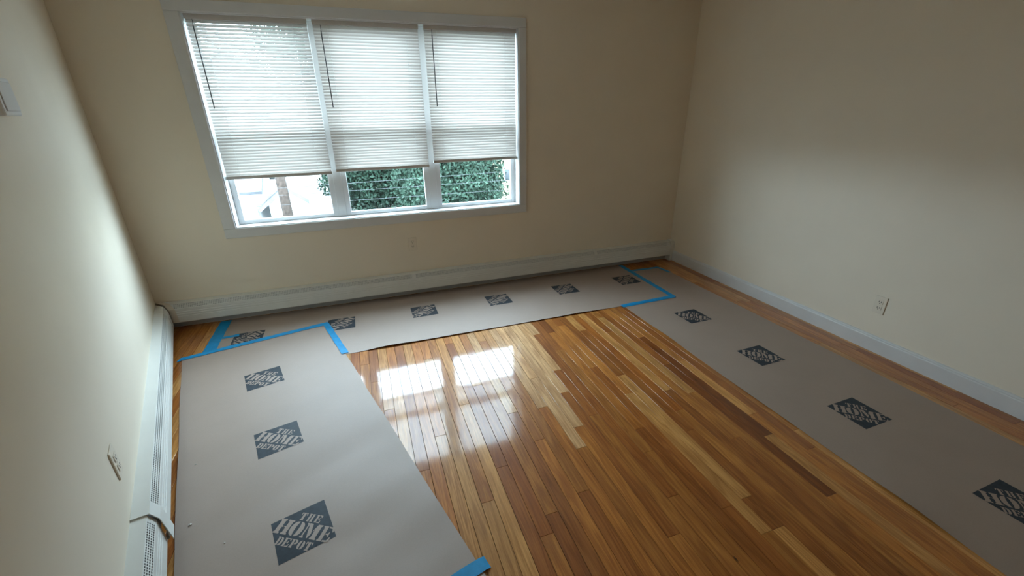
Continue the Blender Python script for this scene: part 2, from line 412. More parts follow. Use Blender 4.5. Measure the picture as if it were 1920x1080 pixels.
def screen_mat():
    m, N, L, b = mat('insect_screen_mesh')
    b.inputs['Base Color'].default_value = (0.04, 0.042, 0.045, 1); b.inputs['Roughness'].default_value = 0.7
    tr = N.new('ShaderNodeBsdfTransparent'); mx = N.new('ShaderNodeMixShader'); mx.inputs['Fac'].default_value = 0.07
    L.new(tr.outputs[0], mx.inputs[1]); L.new(b.outputs[0], mx.inputs[2]); L.new(mx.outputs[0], N['Material Output'].inputs['Surface'])
    return m
M['screen'] = screen_mat()
for a, b_ in units:
    sc_ = empty('insect_screen', (a - wl.x, 0.162 - wl.y, iz0 - wl.z), 0, win); o = Vector((a, 0.162, iz0))
    wbox('mesh', a + 0.012, b_ - 0.012, 0.1655, 0.166, iz0 + 0.012, 1.400, M['screen'], sc_, 0, o)
    for q0, q1, q2, q3 in ((a, a + .015, iz0, 1.41), (b_ - .015, b_, iz0, 1.41), (a, b_, iz0, iz0 + .015), (a, b_, 1.395, 1.41)):
        wbox('screen_frame', q0, q1, 0.161, 0.170, q2, q3, M['vinyl'], sc_, 0, o)

# ------------------------------------------------------------------ blinds
def slat_mesh(L):
    bm = bmesh.new(); n = 5; w = 0.0255
    pts = [(-w / 2 + w * i / (n - 1), 0.0022 * (1 - (2 * i / (n - 1) - 1) ** 2)) for i in range(n)]
    A = [bm.verts.new((-L / 2, y, z)) for y, z in pts]; B = [bm.verts.new((L / 2, y, z)) for y, z in pts]
    for i in range(n - 1): bm.faces.new((A[i], A[i + 1], B[i + 1], B[i]))
    me = bpy.data.meshes.new('slat'); bm.to_mesh(me); bm.free()
    for p in me.polygons: p.use_smooth = True
    me.materials.append(M['slat'])
    return me
BY = 0.036
blinds = [
    (0.668, 1.382, 1.076, 1.100, 54, 0.712, 'white mini blind hanging over the sash that looks onto white houses and the pole'),
    (1.414, 2.136, 1.090, 1.114, 62, 1.467, 'white mini blind hanging between the two other blinds'),
    (2.176, 2.902, 1.121, 1.145, 64, 2.233, 'white mini blind hanging over the sash that looks onto the pale yellow house'),
]
for x0, x1, zb0, zb1, tilt, wx, lab in blinds:
    xc = (x0 + x1) / 2; L = x1 - x0
    t = tag(empty('window_blind', (xc, BY, zb0)), lab, 'blind', 'mini blinds in the triple window')
    bm = bmesh.new(); add_box(bm, -L / 2, L / 2, -0.020, 0.014, 2.078 - zb0, iz1 - zb0, 0.002)
    bm_obj('headrail', bm, M['rail'], t)
    bm = bmesh.new(); add_box(bm, -L / 2, L / 2, -0.013, 0.013, 0, zb1 - zb0, 0.004)
    bm_obj('bottom_rail', bm, M['rail'], t)
    for e in (-1, 1): box('rail_end_cap', e * (L / 2 + 0.0005) - 0.002, e * (L / 2 + 0.0005) + 0.002, -0.0135, 0.0135, 0.001, zb1 - zb0 - 0.001, M['cord'], t, 0.0008)
    me = slat_mesh(L - 0.004)
    z = 2.068; pitch = 0.0205
    n = int((z - zb1 - 0.008) / pitch)
    pitch = (z - zb1 - 0.010) / n
    for i in range(n + 1):
        s = bpy.data.objects.new('slat', me); C.objects.link(s); s.parent = t
        s.location = (rnd.uniform(-0.0008, 0.0008), 0, z - i * pitch - zb0)
        s.rotation_euler = (math.radians(tilt + rnd.uniform(-2.0, 2.0)), rnd.uniform(-0.0008, 0.0008), 0)
    for cx_ in (-L * 0.37, L * 0.37):
        bm = bmesh.new()
        for dy in (-0.0115, 0.0115): add_tube(bm, (cx_, dy, 2.08 - zb0), (cx_, dy, 0.012), 0.0007, 5)
        bm_obj('ladder_cord', bm, M['cord'], t)
    w = tube('wand', (wx - xc, -0.030, 2.040 - zb0), (wx - xc, -0.030, 1.552 - zb0), 0.0036, M['wand'], t, 6)
    tube('wand_hook', (wx - xc, -0.016, 2.082 - zb0), (wx - xc, -0.030, 2.040 - zb0), 0.0015, M['wand'], t, 5)

# ------------------------------------------------------------------ baseboard heaters
PT = (0.0, 0.2125); PC = (0.050, 0.2080); PG = (0.0705, 0.171); PF = (0.0755, 0.066)
def mitre_back(o): return o * (1 + SA) / CA                    # x of the corner for offset o
def mitre_left(o): return o * (1 + SA) / CA                    # the same distance along the left wall (bisector)
front_prof = [PG]
for gz in (0.150, 0.132, 0.114):                               # pressed grooves
    f = lambda z_: PG[0] + (PF[0] - PG[0]) * (PG[1] - z_) / (PG[1] - PF[1])
    front_prof += [(f(gz + .004), gz + .004), (f(gz) - 0.002, gz + 0.001), (f(gz) - 0.002, gz - 0.001), (f(gz - .004), gz - .004)]
front_prof += [PF, (0.0715, 0.061), (0.062, 0.062)]
def sweep(name, prof, s0, s1, place, m, parent, org, mit=False, dz=0.0, do=0.0, thick=0.0):
    """sweep a profile of (offset, z) along a wall, from the mitre when mit is set"""
    vv = []
    for k in (0, 1):
        for o, z in prof:
            s = (mitre_back(o) + s0 if mit else s0) if k == 0 else s1 if not (mit and s1 < 0.2) else mitre_back(o) + s1
            vv.append(place(s, o + do, z + dz) - org)
    n = len(prof)
    o_ = mesh_from(name, vv, [(i, i + 1, n + i + 1, n + i) for i in range(n - 1)], m, parent)
    return o_
def grille(name, s0, s1, place, m, parent, org, mit=False, scale=1.0):
    """perforated strip between PC and PG with real slots"""
    rows = [0.0, 0.10]
    for i in range(4):
        a = 0.10 + i * 0.21
        rows += [a + 0.085, a + 0.21]
    rows[-1] = 0.94; rows += [1.0]
    rows = sorted(set(round(v, 4) for v in rows))
    # rows alternate solid, slot, solid ...
    pitch = 0.0115; n = int((s1 - s0 - 0.06) / pitch)
    cols = [s0]; c0 = s0 + 0.03 + (0.10 if mit else 0)
    slotc = set(); n = int((s1 - 0.02 - c0) / pitch)
    for i in range(n):
        slotc.add(len(cols)); cols += [c0 + i * pitch, c0 + i * pitch + 0.0075]
    cols.append(s1)
    vv = []; ff = []
    R = [0.0]
    band = []
    for i in range(4):
        R += [0.12 + i * 0.21, 0.12 + i * 0.21 + 0.105]; band.append(len(R) - 2)
    R.append(1.0)
    for s in cols:
        for t in R:
            o = (PC[0] + (PG[0] - PC[0]) * t) * scale; z = PC[1] + (PG[1] - PC[1]) * t
            ss = s
            if mit and s == s0: ss = s0 + mitre_back(o)
            vv.append(place(ss, o, z) - org)
    nr = len(R)
    for i in range(len(cols) - 1):
        for j in range(nr - 1):
            if i in slotc and j in band: continue
            ff.append((i * nr + j, i * nr + j + 1, (i + 1) * nr + j + 1, (i + 1) * nr + j))
    return mesh_from(name, vv, ff, m, parent)
def shell(name, prof, s0, s1, place, m, parent, org, mit=False, do=0.002):
    """closed strip that wraps the profile (joint covers)"""
    pr = list(prof); n = len(pr)
    out = []
    for i, (o, z) in enumerate(pr):
        out.append((o + do * (0.3 if i == 0 else 1), z + do * (1 if i <= 1 else 0.25)))
    vv = []
    for k in (0, 1):
        for P in (out, pr):
            for o, z in P:
                base = mitre_back(o) if mit else 0.0
                vv.append(place(base + (s0, s1)[k], o, z) - org)
    ff = []
    for i in range(n - 1):
        ff += [(i, i + 1, 2 * n + i + 1, 2 * n + i), (n + i, 3 * n + i, 3 * n + i + 1, n + i + 1),
               (i, n + i, n + i + 1, i + 1), (2 * n + i, 2 * n + i + 1, 3 * n + i + 1, 3 * n + i)]
    ff += [(0, 2 * n, 3 * n, n), (n - 1, 2 * n - 1, 4 * n - 1, 3 * n - 1)]
    return mesh_from(name, vv, ff, m, parent)
pl_back = lambda s, o, z: Vector((s, -o, z))
pl_left = lambda s, o, z: lw(s, o, z)
PFULL = [PT, PC, PG, PF]

org = Vector((2.3, 0, 0))
hb = tag(empty('baseboard_heater', org), 'long white baseboard heater on the wall under the window', 'heater', 'baseboard heaters')
E0 = 4.602
sweep('top_plate', [PT, PC], 0, E0, pl_back, M['heater'], hb, org, True)
grille('vent_grille', 0.0, E0, pl_back, M['heater'], hb, org, True)
sweep('front_panel', front_prof, 0, E0, pl_back, M['heater'], hb, org, True)
box('heating_element', 0.16 - org.x, 4.55 - org.x, -0.050, -0.012, 0.075, 0.150, M['dark'], hb)
box('back_plate', 0.03 - org.x, 4.60 - org.x, -0.004, -0.0005, 0.004, 0.200, M['back_plate'], hb)
shell('corner_trim', PFULL, -0.006, 0.034, pl_back, M['plate'], hb, org, True, 0.006)
for xj in (1.907, 3.702): shell('joint_strip', [PT, PC, PG, (0.0712, 0.156)], xj - 0.016, xj + 0.016, pl_back, M['heater'], hb, org, False, 0.0015)
capp = [(0.0, 0.0), (0.078, 0.0), (0.078, 0.172), (0.070, 0.196), (0.055, 0.212), (0.03, 0.2185), (0.0, 0.219)]
vv = [Vector((x, -o, z)) - org for x in (E0 - 0.002, W - 0.001) for o, z in capp]; n = len(capp)
mesh_from('end_cap', vv, [(i, (i + 1) % n, n + (i + 1) % n, n + i) for i in range(n)] + [tuple(range(n)), tuple(range(n, 2 * n))], M['heater'], hb)

org = lw(2.3, 0, 0)
hl = tag(empty('baseboard_heater', org), 'white baseboard heater on the splayed wall with one lapped cover joint', 'heater', 'baseboard heaters')
J0, J1 = 0.215, 2.285
sweep('corner_cover', [PT, PC, PG] + front_prof[1:], 0.036, J0, pl_left, M['heater'], hl, org, True)
hl.children[-1].name = 'corner_cover'
sweep('top_plate', [PT, PC], J0, J1, pl_left, M['heater'], hl, org)
grille('vent_grille', J0, J1, pl_left, M['heater'], hl, org)
sweep('front_panel', front_prof, J0, J1, pl_left, M['heater'], hl, org)
shell('joint_strip', PFULL, J0 - 0.004, J0 + 0.004, pl_left, M['heater'], hl, org, False, 0.0012)
# far cover laps over the near one and its lower lip stands proud
shell('joint_strip', [PT, PC, PG, (0.083, 0.058)], 2.222, 2.290, pl_left, M['heater'], hl, org, False, 0.0025)
S = 0.885
sweep('top_plate', [PT, (PC[0] * S, PC[1])], J1, 4.8, pl_left, M['heater'], hl, org, dz=-0.003)
g2 = grille('vent_grille', J1, 4.8, pl_left, M['heater'], hl, org, False, S)
for v in g2.data.vertices: v.co.z -= 0.003
sweep('front_panel', [(o * S, z) for o, z in front_prof], J1, 4.8, pl_left, M['heater'], hl, org, dz=-0.003)
qs = []
for s in (0.18, 4.8):
    for o, z in ((0.012, 0.075), (0.050, 0.075), (0.050, 0.15), (0.012, 0.15)): qs.append(lw(s, o, z) - org)
mesh_from('heating_element', qs, [(0, 1, 5, 4), (1, 2, 6, 5), (2, 3, 7, 6), (3, 0, 4, 7), (0, 3, 2, 1), (4, 5, 6, 7)], M['dark'], hl)

qs = []
for s in (0.03, 4.8):
    for o, z in ((0.0005, 0.004), (0.004, 0.004), (0.004, 0.2), (0.0005, 0.2)): qs.append(lw(s, o, z) - org)
mesh_from('back_plate', qs, [(0, 1, 5, 4), (1, 2, 6, 5), (2, 3, 7, 6), (3, 0, 4, 7), (0, 3, 2, 1), (4, 5, 6, 7)], M['back_plate'], hl)

# ------------------------------------------------------------------ paper sheets
def sm(a, b, x):
    t = max(0.0, min(1.0, (x - a) / (b - a))); return t * t * (3 - 2 * t)
PHI = 0.267; SP, CP = math.sin(PHI), math.cos(PHI)
def z_right(x, y):
    z = 0.0007
    m_ = sm(-1.05, -1.4, y)
    z += m_ * 0.0022 * (0.5 + 0.5 * math.sin(y * 9.0 + 2.2 * math.sin(x * 4.0))) * sm(4.39, 4.2, x)
    d = x - 3.5044
    z += m_ * math.exp(-d / 0.05) * (0.010 * math.exp(-((y + 2.98) / 0.16) ** 2) + 0.004 * math.exp(-((y + 1.45) / 0.12) ** 2) + 0.003 * math.exp(-((y + 2.45) / 0.2) ** 2))
    return z
def z_back(x, y):
    z = 0.0017
    m_ = sm(1.40, 1.60, x) * sm(3.42, 3.15, x)
    z += m_ * 0.0025 * (0.5 + 0.5 * math.sin(x * 7.0 + 1.5 * math.sin(y * 5))) * sm(-0.02, -0.2, y)
    d = y + 0.898
    lift = 0.0025 + 0.008 * (math.exp(-((x - 1.62) / 0.16) ** 2) + 0.6 * math.exp(-((x - 2.15) / 0.25) ** 2) + 0.75 * math.exp(-((x - 3.08) / 0.16) ** 2))
    z += sm(1.38, 1.52, x) * sm(3.46, 3.25, x) * lift * math.exp(-max(d, 0) / 0.07)
    return z
def lp(x, y): return x * CP + y * SP, x * SP - y * CP           # across, along the left sheet
def z_left(x, y):
    a, l = lp(x, y)
    z = 0.0030
    m_ = sm(1.10, 1.45, l)
    z += m_ * 0.0058 * (0.5 + 0.5 * math.sin(l * 13.0 + 1.9 * math.sin(a * 4.2 + l * 2.1))) * (0.35 + 0.65 * sm(0.10, 0.6, a))
    z += m_ * 0.0017 * (0.5 + 0.5 * math.sin(l * 29.0 + a * 6.0))
    return z
def sheet(name, A, B, D, Cc, zf, nu, nv, label):
    """A far-left, B far-right, D near-left, Cc near-right corners on the floor"""
    me_v = []; ff = []
    ox = Vector(((A[0] + Cc[0]) / 2, (A[1] + Cc[1]) / 2, 0))
    for j in range(nv + 1):
        for i in range(nu + 1):
            u = i / nu; v = j / nv
            x = (A[0] * (1 - u) + B[0] * u) * (1 - v) + (D[0] * (1 - u) + Cc[0] * u) * v
            y = (A[1] * (1 - u) + B[1] * u) * (1 - v) + (D[1] * (1 - u) + Cc[1] * u) * v
            if name and u in (0.0, 1.0):                          # slightly wavering cut
                x += 0.002 * math.sin(v * 23 + u * 2)
            me_v.append((x - ox.x, y - ox.y, zf(x, y)))
    for j in range(nv):
        for i in range(nu):
            k = j * (nu + 1) + i
            ff.append((k, k + nu + 1, k + nu + 2, k + 1))
    o = mesh_from(name, me_v, ff, M['paper'], None, True)
    o.location = ox
    md = o.modifiers.new('thickness', 'SOLIDIFY'); md.thickness = 0.0005; md.offset = -1
    es = o.modifiers.new('crease', 'EDGE_SPLIT'); es.split_angle = math.radians(40)
    return tag(o, label, 'paper', 'brown floor protection sheets'), ox
lA = (0.283, -0.570); lB = (1.176, -0.358)
lD = (lA[0] + SP * 2.9 + 0.022, lA[1] - CP * 2.9); lC = (lB[0] + SP * 2.85 + 0.0, lB[1] - CP * 2.85)
# keep clear of the heater and the camera wall
pr_o, pr_c = sheet('builders_paper', (3.5044, -0.205), (4.385, -0.215), (3.5044, -4.2), (4.3934, -4.2), z_right, 30, 130, 'brown printed paper sheet running beside the white baseboard')
pb_o, pb_c = sheet('builders_paper', (0.452, -0.012), (4.015, -0.012), (0.455, -0.898), (4.012, -0.898), z_back, 120, 32, 'brown printed paper sheet lying under the window along the long heater')
pl_o, pl_c = sheet('builders_paper', lA, lB, lD, lC, z_left, 30, 100, 'brown printed paper sheet taped down beside the splayed wall')

# stencil-cut letters on a unit box (x to the right, y up)
def stencil(ch):
    r = lambda a, b_, c, d: [(a, b_), (c, b_), (c, d), (a, d)]
    def half_o(left):
        pts = []; n = 9
        sgn = -1 if left else 1
        for i in range(n + 1):
            t = math.pi / 2 - math.pi * i / n
            pts.append((0.5 + sgn * (0.07 + 0.43 * max(0, math.cos(t)) ** 0.8), 0.5 + 0.5 * math.sin(t)))
        for i in range(n + 1):
            t = -math.pi / 2 + math.pi * i / n
            pts.append((0.5 + sgn * (0.07 + 0.06 * max(0, math.cos(t))), 0.5 + 0.40 * math.sin(t)))
        return pts if not left else pts[::-1]
    if ch == 'H':
        return [[(0, 0), (.44, 0), (.44, .09), (.37, .12), (.37, .46), (.46, .46), (.46, .54), (.37, .54), (.37, .88), (.44, .91), (.44, 1), (0, 1), (0, .91), (.07, .88), (.07, .12), (0, .09)],
                [(.56, 0), (1, 0), (1, .09), (.93, .12), (.93, .88), (1, .91), (1, 1), (.56, 1), (.56, .91), (.63, .88), (.63, .54), (.54, .54), (.54, .46), (.63, .46), (.63, .12), (.56, .09)]]
    if ch == 'O':
        return [half_o(True), half_o(False)]
    if ch == 'M':
        return [[(0, 0), (.22, 0), (.22, .08), (.15, .11), (.15, .88), (.10, 1), (0, 1), (0, .92), (.07, .88), (.07, .11), (0, .08)],
                [(.13, 1), (.36, 1), (.56, .34), (.48, .02), (.43, .02)],
                [(.62, 0), (1, 0), (1, .09), (.94, .12), (.94, .88), (1, .92), (1, 1), (.70, 1), (.58, .56), (.60, .46), (.66, .66), (.66, .12), (.62, .09)]]
    if ch == 'E':
        return [[(0, 0), (.40, 0), (.40, 1), (0, 1), (0, .91), (.08, .88), (.08, .12), (0, .09)],
                [(.47, .90), (.47, 1), (1, 1), (1, .68), (.92, .68), (.80, .88)],
                [(.47, 0), (1, 0), (1, .34), (.92, .34), (.80, .12), (.47, .10)],
                [(.47, .46), (.62, .45), (.70, .34), (.76, .34), (.76, .66), (.70, .66), (.62, .55), (.47, .54)]]
    if ch == 'T':
        return [[(.20, 0), (.80, 0), (.80, .09), (.69, .12), (.69, 1), (.31, 1), (.31, .12), (.20, .09)],
                [(0, 1), (.25, 1), (.25, .90), (.16, .86), (.08, .66), (0, .66)], [(.75, 1), (1, 1), (1, .66), (.92, .66), (.84, .86), (.75, .90)]]
    if ch == 'P':
        return [[(0, 0), (.52, 0), (.52, .09), (.42, .12), (.42, 1), (0, 1), (0, .91), (.10, .88), (.10, .12), (0, .09)],
                [(.50, 1), (.80, .98), (.97, .86), (1, .72), (.97, .58), (.80, .45), (.50, .42), (.50, .50), (.60, .54), (.65, .64), (.65, .80), (.60, .88), (.50, .92)]]
    if ch == 'D':
        return [[(0, 0), (.42, 0), (.42, 1), (0, 1), (0, .91), (.10, .88), (.10, .12), (0, .09)],
                [(.50, 1), (.78, .96), (.95, .80), (1, .5), (.95, .20), (.78, .04), (.50, 0), (.50, .10), (.62, .18), (.67, .5), (.62, .82), (.50, .90)]]
words = [('THE', 0.475, 0.925, 0.182, 0.352, 0.04), ('DEPOT', 0.345, 1.075, -0.372, -0.204, 0.02)]
home = [('H', 0.145, 0.435), ('O', 0.440, 0.705), ('M', 0.722, 1.055), ('E', 1.085, 1.315)]
glyphs = []
for txt, e0, e1, h0, h1, gap in words:
    n = len(txt); w = (e1 - e0 - gap * (n - 1)) / n
    for i, ch in enumerate(txt): glyphs.append((ch, e0 + i * (w + gap), e0 + i * (w + gap) + w, h0, h1))
for ch, e0, e1 in home: glyphs.append((ch, e0, e1, -0.155, 0.155))
bm = bmesh.new()
for ch, e0, e1, h0, h1 in glyphs:
    for poly in stencil(ch):
        vs_ = []
        for px, py in poly:
            e = e0 + px * (e1 - e0); h = h0 + py * (h1 - h0)
            u = (e - h) / math.sqrt(2); v = (e + h) / math.sqrt(2)
            vs_.append(bm.verts.new((u, v, 0)))
        bm.faces.new(vs_)
bmesh.ops.recalc_face_normals(bm, faces=bm.faces[:])
bmesh.ops.triangulate(bm, faces=bm.faces[:])
bm.verts.index_update()
let_v = [(v.co.x, v.co.y) for v in bm.verts]; let_f = [tuple(v.index for v in f.verts) for f in bm.faces]
bm.free()
def logo(sheet_o, oc, zf, A, udir, vdir, size=0.20):
    """A is the reading-start corner; udir and vdir are the print's right and up directions on the floor"""
    ud = Vector(udir).normalized() * size; vd = Vector(vdir).normalized() * size
    def P(u, v, dz):
        x = A[0] + ud.x * u + vd.x * v; y = A[1] + ud.y * u + vd.y * v
        return (x - oc.x, y - oc.y, zf(x, y) + dz)
    n = 14
    vv = [P(i / n, j / n, 0.0005) for j in range(n + 1) for i in range(n + 1)]
    ff = [(j * (n + 1) + i, j * (n + 1) + i + 1, (j + 1) * (n + 1) + i + 1, (j + 1) * (n + 1) + i) for j in range(n) for i in range(n)]
    o = mesh_from('logo', vv, ff, M['ink'], sheet_o)
    mesh_from('lettering', [P(u, v, 0.0010) for u, v in let_v], let_f, M['paper'], o)
dn = (SP, -CP); ac = (CP, SP)
for c in ((0.7285, -0.955), (0.893, -1.578), (1.060, -2.176)): logo(pl_o, pl_c, z_left, c, dn, ac)
for c in ((3.798, -1.158), (3.808, -1.783), (3.812, -2.400), (3.825, -3.015)): logo(pr_o, pr_c, z_right, c, (0.02, -1), (1, 0.02))
for x in (0.745, 1.390, 2.027, 2.668, 3.308, 3.950): logo(pb_o, pb_c, z_back, (x, -0.305 + 0.004 * (x > 3)), (-1, 0), (0, -1))

# ------------------------------------------------------------------ painter's tape
def in_back(x, y): return 0.452 < x < 4.013 and -0.898 < y < -0.012
def in_right(x, y): return 3.504 < x < 4.39 and y < -0.21
def in_left(x, y):
    a, l = lp(x, y); aA, lA_ = lp(*lA); aB, lB_ = lp(*lB)
    return aA + 0.006 < a < aB and l > lA_ + (lB_ - lA_) * (a - aA) / (aB - aA)
def top(x, y):
    z = 0.0
    if in_right(x, y): z = z_right(x, y)
    if in_back(x, y): z = z_back(x, y)
    if in_left(x, y): z = z_left(x, y)
    return z
def smooth_top(x, y):
    return max(top(x + dx, y + dy) for dx in (-0.012, 0, 0.012) for dy in (-0.012, 0, 0.012))
def tape(a, b_, width, label, m='tape', lift=0.0008, skew0=0.0, skew1=0.0):
    a = Vector((*a, 0)); b_ = Vector((*b_, 0)); d = (b_ - a); L = d.length; d.normalize(); nrm = Vector((-d.y, d.x, 0))
    n = max(6, int(L / 0.02)); k = 4
    c = (a + b_) / 2; vv = []
    for i in range(n + 1):
        for j in range(k + 1):
            w = (j / k - 0.5)
            t = i / n
            p = a + d * (L * t + w * width * (skew0 * (1 - t) + skew1 * t)) + nrm * (w * width + 0.0012 * math.sin(i * 0.7 + j))
            vv.append((p.x - c.x, p.y - c.y, smooth_top(p.x, p.y) + lift))
    ff = [(i * (k + 1) + j, (i + 1) * (k + 1) + j, (i + 1) * (k + 1) + j + 1, i * (k + 1) + j + 1) for i in range(n) for j in range(k)]
    o = mesh_from('tape_strip', vv, ff, M[m], None, True); o.location = (c.x, c.y, 0)
    md = o.modifiers.new('thickness', 'SOLIDIFY'); md.thickness = 0.0003; md.offset = 1
    es = o.modifiers.new('crease', 'EDGE_SPLIT'); es.split_angle = math.radians(40)
    return tag(o, label, 'tape', 'blue tape strips on the floor paper')
tape((0.422, -0.02), (0.430, -0.52), 0.080, 'wide blue tape strip closing the paper end near the heater corner')
tape((0.470, -0.338), (0.575, -0.330), 0.036, 'short blue tape stub pointing at a printed logo', lift=0.0018)
tape((0.268, -0.582), (1.190, -0.358), 0.050, 'long blue tape strip holding the slanted paper end to the sheet under the window', skew0=0.5, lift=0.0022)
tape((1.176, -0.372), (1.322, -0.888), 0.045, 'blue tape strip down the paper edge from the long slanted strip', lift=0.0032)
tape((4.030, -0.02), (4.008, -0.895), 0.050, 'blue tape strip along the paper end next to the bare floor by the baseboard', lift=0.0010)
tape((3.485, -0.900), (4.020, -0.884), 0.048, 'blue tape strip joining two sheets at the inner corner of bare oak', 'tape', lift=0.0020)
tape((4.055, -0.205), (4.36, -0.215), 0.040, 'narrow blue tape strip across the far end of the sheet by the baseboard', lift=0.0012)
tape((4.345, -0.205), (4.372, -0.380), 0.034, 'small blue tape tab on the sheet corner nearest the heater end cap', lift=0.0022)
tape((1.30, -2.745), (1.826, -2.608), 0.052, 'blue tape strip crossing the sheet edge beside the varnished oak', 'tape', lift=0.0022)

# ------------------------------------------------------------------ outlets, control box, crumbs
def outlet(name, place, label, tiltz=0.0):
    """place(a, o, z): a along the wall, o out of the wall"""
    c = place(0, 0, 0)
    e = tag(empty(name, c), label, 'outlet', 'painted wall outlets')
    def rbox(nm, a0, a1, o0, o1, z0, z1, m, parent, bevel=0.0):
        bm = bmesh.new(); vs_ = add_box(bm, a0, a1, o0, o1, z0, z1, bevel)
        for v in bm.verts: v.co = place(v.co.x, v.co.y, v.co.z) - c
        return bm_obj(nm, bm, m, parent)
    rbox('cover_plate', -0.035, 0.035, 0.0, 0.006, -0.058, 0.058, M['plate'], e, 0.003)
    for zc in (0.0195, -0.0195):
        r = rbox('receptacle', -0.017, 0.017, 0.005, 0.0085, zc - 0.0145, zc + 0.0145, M['plate'], e, 0.002)
        for a in (-0.0065, 0.0065): rbox('slot', a - 0.0016, a + 0.0016, 0.007, 0.0088, zc - 0.003, zc + 0.007, M['slot'], r)
        rbox('ground_hole', -0.0028, 0.0028, 0.007, 0.0088, zc - 0.0105, zc - 0.006, M['slot'], r)
    rbox('screw', -0.003, 0.003, 0.005, 0.0075, -0.003, 0.003, M['plate'], e, 0.001)
outlet('wall_outlet', lambda a, o, z: Vector((1.930 + a, -o, 0.462 + z)), 'cream outlet on the wall between the window and the long heater')
outlet('wall_outlet', lambda a, o, z: Vector((W - o, -2.048 + a, 0.318 + z)), 'cream outlet on the plain wall above the baseboard')
outlet('wall_outlet', lambda a, o, z: lw(2.176 + a, o, 0.388 + z), 'pale outlet above the heater on the splayed wall')
cb = tag(empty('control_box', lw(1.70, 0, 1.515)), 'small white control box mounted high on the splayed wall', 'control box')
c = lw(1.70, 0, 1.515)
bm = bmesh.new(); add_box(bm, -0.09, 0.09, 0.0, 0.026, 0, 0.118, 0.005)
for v in bm.verts: v.co = lw(1.70 + v.co.x, v.co.y, 1.515 + v.co.z) - c
bm_obj('housing', bm, M['vinyl'], cb)
bm = bmesh.new(); add_box(bm, -0.075, 0.075, 0.0255, 0.030, 0.014, 0.104, 0.003)
for v in bm.verts: v.co = lw(1.70 + v.co.x, v.co.y, 1.515 + v.co.z) - c
bm_obj('cover', bm, M['trim'], cb)

for i, (x, y, r, lab) in enumerate(((0.756, -2.068, 0.006, 'white plaster crumb on the taped-down paper close to the heater joint'),
                                   (0.673, -1.702, 0.0035, 'tiny pale crumb on the taped-down paper near the wall outlet and heater'),
                                   (0.905, -2.201, 0.0035, 'tiny pale crumb on the taped-down paper, farthest from the heater'))):
    bm = bmesh.new(); bmesh.ops.create_icosphere(bm, subdivisions=1, radius=r)
    for v in bm.verts: v.co = Vector((v.co.x * rnd.uniform(.7, 1.5), v.co.y * rnd.uniform(.7, 1.3), v.co.z * rnd.uniform(.4, .7)))
    o = bm_obj('plaster_crumb', bm, M['crumb']); o.location = (x, y, z_left(x, y) + r * 0.35)
    tag(o, lab, 'crumb', 'crumbs on the paper')


# ------------------------------------------------------------------ outdoors
GZ = -3.3
struct(mesh_from('ground', [(-60, 0.6, GZ), (60, 0.6, GZ), (60, 90, GZ), (-60, 90, GZ)], [(0, 1, 2, 3)], M['grass']), 'ground outside below the window')
def house(name, x0, x1, y0, y1, eave, ridge, m, label, windows=(), axis='x', ov=0.3):
    c = Vector(((x0 + x1) / 2, y0, GZ))
    e = tag(empty(name, c), label, 'house', 'houses across the street')
    P = lambda x, y, z: (x - c.x, y - c.y, z - c.z)
    ym = (y0 + y1) / 2; xm = (x0 + x1) / 2
    if axis == 'x':
        vv = [P(x0, y0, GZ), P(x1, y0, GZ), P(x1, y1, GZ), P(x0, y1, GZ), P(x0, y0, eave), P(x1, y0, eave), P(x1, y1, eave), P(x0, y1, eave), P(x0, ym, ridge), P(x1, ym, ridge)]
        mesh_from('walls', vv, [(0, 1, 5, 4), (1, 2, 6, 9, 5), (2, 3, 7, 6), (3, 0, 4, 8, 7)], m, e)
        o = ov; sl = (ridge - eave) / (ym - y0)
        R = [P(x0 - o, y0 - o, eave - o * sl + .03), P(x1 + o, y0 - o, eave - o * sl + .03), P(x1 + o, ym, ridge + .03), P(x0 - o, ym, ridge + .03), P(x1 + o, y1 + o, eave - o * sl + .03), P(x0 - o, y1 + o, eave - o * sl + .03)]
        rf = [(0, 1, 2, 3), (3, 2, 4, 5)]
    else:
        vv = [P(x0, y0, GZ), P(x1, y0, GZ), P(x1, y1, GZ), P(x0, y1, GZ), P(x0, y0, eave), P(x1, y0, eave), P(x1, y1, eave), P(x0, y1, eave), P(xm, y0, ridge), P(xm, y1, ridge)]
        mesh_from('walls', vv, [(0, 1, 5, 8, 4), (1, 2, 6, 5), (2, 3, 7, 9, 6), (3, 0, 4, 7)], m, e)
        o = ov; sl = (ridge - eave) / (xm - x0)
        R = [P(x0 - o, y0 - o, eave - o * sl + .03), P(xm, y0 - o, ridge + .03), P(xm, y1 + o, ridge + .03), P(x0 - o, y1 + o, eave - o * sl + .03), P(x1 + o, y0 - o, eave - o * sl + .03), P(x1 + o, y1 + o, eave - o * sl + .03)]
        rf = [(0, 1, 2, 3), (1, 4, 5, 2)]
    r = mesh_from('roof', R, rf, M['shingle'], e)
    md = r.modifiers.new('t', 'SOLIDIFY'); md.thickness = 0.12; md.offset = -1
    for wx, wz, ww, wh in windows:
        f = box('window_frame', wx - ww / 2 - .06 - c.x, wx + ww / 2 + .06 - c.x, -0.05, 0.02, wz - wh / 2 - .06 - c.z, wz + wh / 2 + .06 - c.z, M['soffit'], e)
        box('window_pane', wx - ww / 2 - c.x, wx + ww / 2 - c.x, -0.06, -0.03, wz - wh / 2 - c.z, wz + wh / 2 - c.z, M['ext_glass'], f)
    return e
house('house', -9.0, -1.75, 12.2, 15.4, -0.55, 0.55, M['siding_white'], 'low white clapboard house with pale roof beside the utility pole', windows=((-2.6, -1.6, 0.5, 0.7),))
